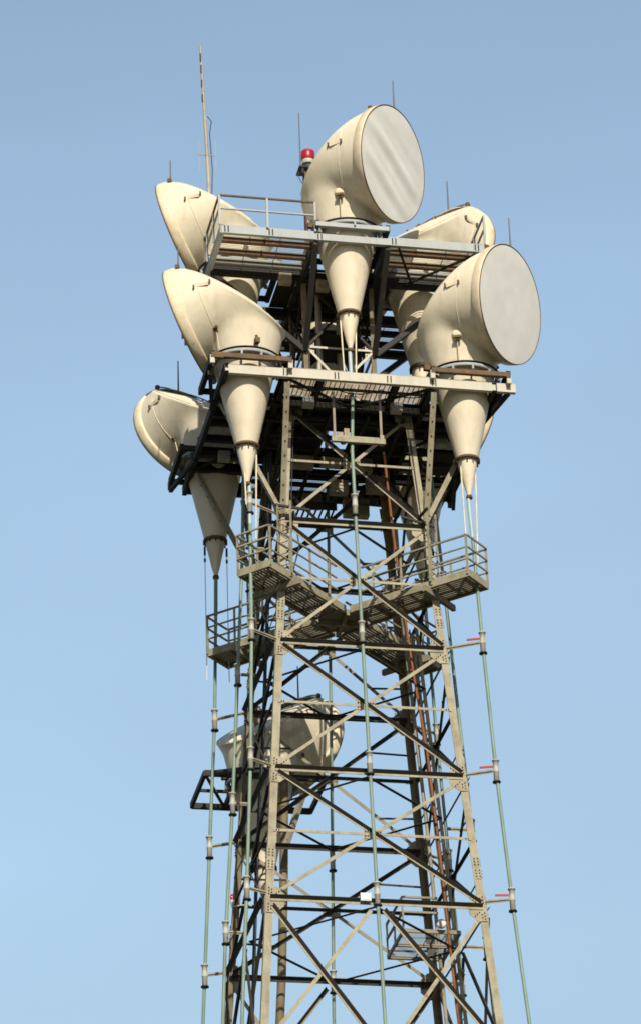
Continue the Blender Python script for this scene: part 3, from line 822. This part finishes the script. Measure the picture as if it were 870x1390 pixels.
# ------------------------------------------------------------------ feed pipes (waveguides)
WG = 'vertical waveguide feed pipes'
def waveguide(pts, z_c, label, bracket_to=None, first='blue', flags=False, rods=None, tagc='steel'):
    W_ = thing('waveguide', label, 'pipe', (pts[0][0], pts[0][1], 0), 0, WG)
    o = V((pts[0][0], pts[0][1], 0))
    pts = [V(p) - o for p in pts]
    def at(z):
        for a, c in zip(pts[:-1], pts[1:]):
            if c.z <= z <= a.z: return lerp(a, c, (a.z - z) / (a.z - c.z))
        return pts[-1].copy()
    b = MB(); b.tube([pts[0], at(pts[0].z - 1.2)], .052, 12); b.build('pipe_head', first, W_)
    q = [at(pts[0].z - 1.2)] + [p for p in pts if p.z < pts[0].z - 1.25]
    b = MB(); b.tube(q, .045, 12); b.build('pipe', 'green', W_)
    for z in z_c:
        p = at(z)
        b = MB()
        b.lathe([(.046, .34), (.095, .33), (.095, .30), (.070, .29), (.068, .05), (.078, .04), (.078, .0), (.068, -.01), (.068, -.24), (.046, -.25)], 20, p)
        b.mi = 1; b.lathe([(.046, -.24), (.105, -.25), (.105, -.285), (.046, -.30)], 20, p)
        cpl = b.build('coupler', ['coupler', 'black'], W_)
        if bracket_to:
            t = V(bracket_to(z + .05)) - o
            d = (t - p); e = p + d.normalized() * .09
            b = MB(); b.angle(e + V((0, 0, .04)), t, V((0, 0, 1)), .06, .012, 0); b.angle(e + V((0, 0, .04)), t, V((-d.y, d.x, 0)), .09, .012, 0); b.build('bracket', tagc, W_)
            if flags:
                b = MB(); b.bar(p + d.normalized() * .08 + V((0, 0, .16)), p + d.normalized() * .42 + V((0, 0, .17)), .03, .05); b.build('clamp_handle', 'orange', W_)
    if rods:
        for dx, dy, z_end in rods:
            b = MB(); b.tube([V((dx * 1.5, dy * 1.5, pts[0].z + 1.02)), V((dx, dy, z_end))], .022, 8); b.build('guide_rod', 'cream_trim', W_)
    return W_
ZL = [45.95, 42.25, 38.62, 35.12]
def leg_at(sx, sy): return lambda z: (sx * hw(z), sy * hw(z), z)
waveguide([(-2.87, -2.55, 46.55), (-2.87, -2.55, 46.0), (-2.93, -2.7, 42.2), (-3.06, -2.85, 38.6), (-3.26, -3.0, 35), (-3.7, -3.3, 28), (-4.6, -4.6, 8)], ZL, 'waveguide pipe below the near left horn, closest to the near left leg', leg_at(-1, -1), rods=[(.14, 0, 44.9), (-.1, -.05, 45.9)])
waveguide([(2.92, -2.55, 46.55), (2.95, -2.55, 46.0), (3.05, -2.7, 42.2), (3.17, -2.85, 38.6), (3.36, -3.0, 35), (3.8, -3.4, 28), (4.6, -4.6, 8)], ZL[1:], 'rightmost waveguide pipe, with orange clamp handles, hanging clear of the tower', leg_at(1, -1), flags=True, rods=[(.16, 0, 44.6), (-.12, -.05, 44.6)])
waveguide([(0.0, -2.17, 50.95), (-.02, -2.35, 49.3), (-.17, -2.75, 47.6), (-.16, -2.8, 45.8), (-.13, -2.9, 42.2), (-.08, -2.95, 38.6), (-.03, -3.0, 35), (0, -3.5, 28), (0, -4.9, 8)], ZL, 'waveguide pipe running down the middle of the near tower face', lambda z: (.0, -hw(z), z), rods=[(-.15, 0, 49.6), (.13, 0, 49.6)])
waveguide([(-2.87, 2.65, 46.5), (-2.88, 2.7, 45.5), (-2.96, 2.75, 42.2), (-3.14, 2.85, 38.6), (-3.30, 3.0, 35), (-3.6, 3.4, 28), (-4.6, 4.6, 8)], [42.2, 38.6, 35.1], 'leftmost green waveguide pipe, below the half shaded horn', leg_at(-1, 1), first='green')
waveguide([(-2.5, 0, 51.0), (-2.52, 0, 49), (-2.62, 0, 45.8), (-2.82, 0, 42.2), (-3.02, 0, 38.6), (-3.27, 0, 35), (-3.6, 0, 28), (-4.9, 0, 8)], ZL, 'waveguide pipe on the left tower face, second from the left', lambda z: (-hw(z), 0, z))
waveguide([(2.5, 0, 51.0), (2.55, 0, 49), (2.75, 0, 45.8), (2.95, 0, 42.2), (3.17, 0, 38.6), (3.4, 0, 35), (3.8, 0, 28), (4.9, 0, 8)], [45.3, 38.2, 35.0], 'waveguide pipe just behind the near right leg at the bottom', lambda z: (hw(z), 0, z))
waveguide([(2.87, 2.65, 46.5), (2.9, 2.68, 45.8), (3.03, 2.7, 42.2), (3.22, 2.75, 38.6), (3.45, 2.9, 35), (3.8, 3.4, 28), (4.6, 4.6, 8)], [42.1, 38.5, 35.1], 'waveguide pipe outside the far right leg, seen through the right side', leg_at(1, 1))
waveguide([(.25, 2.4, 50.9), (.25, 2.45, 49), (.2, 2.5, 45.8), (.13, 2.5, 42.2), (.07, 2.6, 38.6), (.02, 2.8, 35), (0, 3.4, 28), (0, 4.9, 8)], [45.5, 38.3, 35.0], 'dark waveguide pipe at the middle of the far tower face', lambda z: (0, hw(z), z), first='brace', tagc='brace')

# guy rods below the half-shaded horn
for k, (dx, lab) in enumerate(((-.3, 'thin turnbuckle rod hanging left of the half shaded horn tip'), (.3, 'thin turnbuckle rod hanging right of the half shaded horn tip'))):
    T = thing('tie_rod', lab, 'rod', (-2.87 + dx, 2.6, 0), 0, 'tie rods at the far left horn')
    b = MB(); b.tube([(0, 0, 47.2), (0, 0, 43.3)], .012, 6); b.build('rod', 'white', T)
    b = MB(); b.tube([(0, 0, 47.3), (0, 0, 47.05)], .03, 8); b.tube([(0, 0, 46.95), (0, 0, 46.85)], .03, 8); b.build('turnbuckle', 'black', T)

# ------------------------------------------------------------------ long climbing ladder and rusty pipe
LD = thing('ladder', 'long climbing ladder up the inside of the right tower face', 'ladder')
l0, l1 = V((hw(29) - .12, .25, 29)), V((hw(44) - .12, .25, 44))
for y in (-.24, .24):
    b = MB(); b.bar(l0 + V((0, y, 0)), l1 + V((0, y, 0)), .035, .09, V((1, 0, 0))); b.build('stile', 'steel', LD)
k = 0
while k < 15:
    p = lerp(l0, l1, k / 15); b = MB(); b.tube([p + V((0, -.24, 0)), p + V((0, .24, 0))], .013, 6); b.build('rung', 'steel', LD); k += .3
b = MB(); b.tube([lerp(l0, l1, t) + V((-.12, -.0, 0)) for t in (0, 1)], .02, 6); b.build('safety_rail', 'rusty', LD)
for z in (31, 34.4, 37.6, 40.6):
    p = lerp(l0, l1, (z - 29) / 15); b = MB(); b.box(p + V((.06, 0, 0)), .12, .6, .08); b.build('ladder_bracket', 'steel', LD)
b = MB(); pts = [(.96, -1.5, 48.31), (1.1, -1.45, 46.3), (1.26, -1.4, 44.45), (1.5, -1.4, 42), (1.77, -1.4, 39.7), (2.0, -1.4, 36.5), (2.2, -1.4, 33), (2.5, -1.4, 29)]
b.tube(pts, .035, 8)
tag(b.build('conduit_pipe', 'rustline'), 'thin rust coloured conduit slanting down through the right half of the tower', 'pipe')
# second conduit near the ladder
b = MB(); b.tube([(1.75, .9, 47.5), (1.85, .85, 44), (2.2, .8, 38.6), (2.45, .7, 33), (2.7, .6, 29)], .05, 8)
tag(b.build('conduit_pipe', 'steel'), 'beige conduit beside the long ladder inside the tower', 'pipe')
# dark cable bundle on the left face
b = MB()
for k in range(3): b.tube([(-1.9 - .06 * k, -.6 + .12 * k, 48.6), (-1.95, -.5 + .1 * k, 45.8), (-2.12, -.55 + .1 * k, 43.2), (-2.26, -.5 + .12 * k, 40.5), (-2.5, -.5 + .1 * k, 37), (-2.7, -.5 + .1 * k, 33), (-3, -.5 + .1 * k, 29)], .03, 6)
tag(b.build('cable_bundle', 'black'), 'black cable bundle running down the left tower face behind the near left leg', 'cable')

# loose cables and boxes about the platforms
def cable(name, label, pts, r, m_='black', sag=0.0, n=14):
    P_ = [V(p) for p in pts]; out = []
    for a, c in zip(P_[:-1], P_[1:]):
        for i in range(n):
            t = i / n; p = lerp(a, c, t); p.z -= sag * 4 * t * (1 - t); out.append(p)
    out.append(P_[-1]); b = MB(); b.tube(out, r, 6)
    return tag(b.build(name, m_), label, 'cable')
cable('cable', 'black cable looping down from the lower platform beside the near left leg', [(-1.5, -1.85, 49.2), (-1.62, -1.75, 46.6), (-1.45, -1.8, 45.2), (-1.75, -2.0, 44.1)], .018, sag=.0)
cable('cable', 'slack black cable slung under the front edge of the lower platform', [(-1.9, -3.1, 49.3), (-.7, -3.1, 49.25), (.6, -3.1, 49.3), (1.9, -3.1, 49.25)], .016, sag=.16)
cable('cable', 'thin dark cable running up the upper column towards the red beacon', [(-.86, -.98, 49.6), (-.84, -.97, 52.0), (-.80, -.9, 54.0), (-.62, -.1, 54.4)], .02)
cable('cable', 'black cable strapped along the near right leg above the catwalk', [(1.86, -1.99, 44.2), (1.79, -1.93, 46.0), (1.62, -1.78, 48.6)], .02)
# small rest platform low inside the tower
RP = thing('rest_platform', 'small grey meshed rest platform low inside the tower, right of centre', 'platform', (2.15, .45, 35.25))
b = MB(); grating(b, -1.0, .45, -1.0, .9, 0, .07, 'x', .012, .5); b.build('grating', 'grate', RP)
b = MB()
for a, c in (((-1, -1), (.45, -1)), ((-1, .9), (.45, .9)), ((-1, -1), (-1, .9)), ((.45, -1), (.45, .9)), ((-1, 0), (.45, 0))): b.bar((*a, -.05), (*c, -.05), .05, .10)
b.build('frame', 'brace', RP)
for x, y in ((-1, -1), (-1, 0), (-1, .9)):
    b = MB(); b.box((x, y, .4), .045, .045, .9); b.build('post', 'brace', RP)
for z in (.45, .85):
    b = MB(); b.bar((-1, -1, z), (-1, .9, z), .05, .05); b.bar((-1, -1, z), (-.1, -1, z), .05, .05); b.build('rail', 'brace', RP)
b = MB(); b.lathe([(0, .07), (.08, .065), (.125, .03), (.13, 0), (.12, -.04), (0, -.05)], 20, (-.05, -1.12, .12), True, V((-.3, -1, 0)))
b.build('lamp', 'white', RP)
# white box on the front beam, with conduit
b = MB(); b.box((0, 0, 0), .26, .14, .20); b.mi = 1; b.box((0, -.074, .0), .20, .01, .14); b.mi = 2; b.box((0, 0, -.115), .05, .05, .04)
o = b.build('junction_box', ['white', 'white', 'rod']); o.location = (-.30, -2.85, 35.10)
tag(o, 'small white box fixed on the near horizontal beam beside the middle pipe', 'box')
# small red obstruction light on the left
OL = thing('obstruction_light', 'tiny red lamp on a grey arm low on the left side of the tower', 'lamp', (-3.02, .3, 36.15))
b = MB(); b.lathe([(.055, 0), (.06, .08), (.045, .15), (0, .17)], 16); b.build('lens', 'red', OL)
b = MB(); b.lathe([(.0, 0), (.06, 0), (.065, -.05), (.04, -.12), (.03, -.2)], 16); b.build('base', 'pale', OL)
b = MB(); b.tube([(0, 0, -.18), (.2, -.2, -.2), (.45, -.3, -.25)], .022, 6); b.build('arm', 'pale', OL)

# ------------------------------------------------------------------ beacon on top, whip antennas, tall mast
BC = thing('aviation_beacon', 'red aircraft warning beacon on a short lattice post left of the highest horn', 'beacon', (-.50, 0, 54.22))
b = MB()
for sx in (-1, 1):
    for sy in (-1, 1): b.bar((sx * .12, sy * .12, 0), (sx * .12, sy * .12, 3.75), .04, .04)
for k in range(9):
    z = .2 + k * .4
    for sx, sy in CORN: b.bar((sx * .12, -.12, z), (-sx * .12, -.12, z + .4), .02, .02); b.bar((.12, sx * .12, z), (.12, -sx * .12, z + .4), .02, .02)
b.build('post', 'rusty', BC)
b = MB(); b.box((0, 0, 3.78), .60, .50, .05); b.box((-.2, -.2, 3.66), .05, .05, .2); b.build('base_plate', 'dark', BC)
b = MB(); b.lathe([(.24, 3.80), (.25, 3.84), (.17, 3.93), (.16, 3.98), (.0, 3.98)], 24); b.build('lamp_base', 'black', BC)
b = MB(); b.lathe([(.17, 3.99), (.175, 4.0), (.175, 4.12), (.165, 4.13)], 24); b.build('band', 'coupler', BC)
b = MB(); b.lathe([(.18, 4.13), (.195, 4.16), (.195, 4.40), (.17, 4.43), (0, 4.45)], 24); b.build('lens', 'red', BC)
b = MB(); b.tube([(-.24, -.1, 3.75), (-.24, -.1, 5.65)], [.02, .012], 6); b.build('lightning_rod', 'rod', BC)
b = MB(); b.tube([(-.28, -.1, 3.75), (-.32, -.12, 3.5), (-.2, -.14, 3.25), (-.1, -.14, 3.1)], .014, 6); b.build('cable', 'black', BC)

MS = thing('mast_antenna', 'tall thin whip mast with small crossed dipoles behind the upper left horn', 'antenna', (-3.14, 1.0, 54.1))
b = MB(); b.tube([(0, 0, 0), (-.02, 0, 4.1), (-.10, 0, 6.3), (-.19, 0, 8.55)], [.055, .05, .042, .034], 8)
b.build('mast', 'mast', MS)
b = MB(); b.tube([(-.10, 0, 4.83), (-.08 + .30, 0, 4.83)], .018, 6); b.tube([(-.06, 0, 4.83), (-.30, 0, 4.83)], .018, 6); b.build('cross_arm', 'mast', MS)
for x in (-.28, .20):
    b = MB(); b.tube([(x, 0, 4.3), (x, 0, 5.35)], .009, 6); b.build('dipole', 'coupler', MS)
b = MB(); b.tube([(.06, 0, 3.2), (.10, .03, 4.4), (.04, .03, 5.6), (.10, .03, 6.0), (-.02, 0, 6.15)], .014, 6)
for k, z in enumerate((6.6, 7.1, 7.6, 8.0)): b.tube([(-.16 - .012 * k, -.05, z), (-.16 - .012 * k, -.05, z + .25)], .022, 6)
b.build('cable', 'black', MS)
# ------------------------------------------------------------------ light
CAM_AZ = math.atan2(CAM_LOC.y, CAM_LOC.x)
SUN_EL = math.radians(37); az = CAM_AZ + math.radians(10)
sd = V((math.cos(az) * math.cos(SUN_EL), math.sin(az) * math.cos(SUN_EL), math.sin(SUN_EL)))
ld = bpy.data.lights.new('sun', 'SUN'); ld.energy = 4.8; ld.angle = math.radians(.5); ld.color = (1.0, .915, .77)
lo = bpy.data.objects.new('sun', ld); COL.objects.link(lo)
lo.rotation_euler = sd.to_track_quat('Z', 'Y').to_euler(); lo.location = (0, -20, 80)
w = bpy.data.worlds.new('World'); scene.world = w; w.use_nodes = True
nt = w.node_tree; N = nt.nodes; L = nt.links; N.clear()
out = N.new('ShaderNodeOutputWorld'); bg = N.new('ShaderNodeBackground'); sky = N.new('ShaderNodeTexSky')
sky.sky_type = 'NISHITA'; sky.sun_disc = False; sky.sun_elevation = SUN_EL
sky.sun_rotation = math.pi / 2 - az
sky.air_density = 1.0; sky.dust_density = 1.0; sky.ozone_density = 1.0
bg.inputs['Strength'].default_value = .10
# gain added to the sky ahead of the camera; fill from behind stays low
tc = N.new('ShaderNodeTexCoord'); dp = N.new('ShaderNodeVectorMath'); dp.operation = 'DOT_PRODUCT'
dp.inputs[1].default_value = (.19, .93, .30)
mr = N.new('ShaderNodeMapRange'); mr.interpolation_type = 'SMOOTHSTEP'
mr.inputs['From Min'].default_value = .35; mr.inputs['From Max'].default_value = .985
mr.inputs['To Min'].default_value = 0; mr.inputs['To Max'].default_value = 1
L.new(tc.outputs['Generated'], dp.inputs[0]); L.new(dp.outputs['Value'], mr.inputs['Value'])
tint = N.new('ShaderNodeMix'); tint.data_type = 'RGBA'
tint.inputs['A'].default_value = (1.0, 1.0, 1.0, 1); tint.inputs['B'].default_value = (2.95, 2.72, 2.22, 1)
L.new(mr.outputs[0], tint.inputs['Factor'])
mul = N.new('ShaderNodeMix'); mul.data_type = 'RGBA'; mul.blend_type = 'MULTIPLY'; mul.inputs['Factor'].default_value = 1
L.new(sky.outputs[0], mul.inputs['A']); L.new(tint.outputs['Result'], mul.inputs['B'])
sx = N.new('ShaderNodeSeparateXYZ'); L.new(tc.outputs['Generated'], sx.inputs[0])
fc = N.new('ShaderNodeFloatCurve'); L.new(sx.outputs['Z'], fc.inputs['Value'])
cv = fc.mapping.curves[0]
for px_, py_ in ((.0, .55), (.28, .70), (.38, .86), (.48, 1.0), (.56, 1.02), (.64, .90)): cv.points.new(px_, py_)
cv.points[0].location = (0, .5); cv.points[-1].location = (1, .8); fc.mapping.update()
hz = N.new('ShaderNodeTexNoise'); hz.inputs['Scale'].default_value = 5.0; hz.inputs['Detail'].default_value = 4; hz.inputs['Roughness'].default_value = .45
hm = N.new('ShaderNodeMapping'); hm.inputs['Scale'].default_value = (1, 1, 2.5); L.new(tc.outputs['Generated'], hm.inputs[0]); L.new(hm.outputs[0], hz.inputs['Vector'])
hr = N.new('ShaderNodeMapRange'); hr.inputs['From Min'].default_value = .3; hr.inputs['From Max'].default_value = .7; hr.inputs['To Min'].default_value = .95; hr.inputs['To Max'].default_value = 1.05
L.new(hz.outputs['Fac'], hr.inputs['Value'])
hmul = N.new('ShaderNodeMath'); hmul.operation = 'MULTIPLY'; L.new(fc.outputs['Value'], hmul.inputs[0]); L.new(hr.outputs[0], hmul.inputs[1])
vm = N.new('ShaderNodeVectorMath'); vm.operation = 'SCALE'
L.new(mul.outputs['Result'], vm.inputs[0]); L.new(hmul.outputs[0], vm.inputs['Scale'])
L.new(vm.outputs[0], bg.inputs[0]); L.new(bg.outputs[0], out.inputs[0])
scene.view_settings.view_transform = 'Standard'; scene.view_settings.look = 'None'; scene.view_settings.exposure = 0
scene.render.engine = 'CYCLES'
scene.cycles.filter_width = 1.7
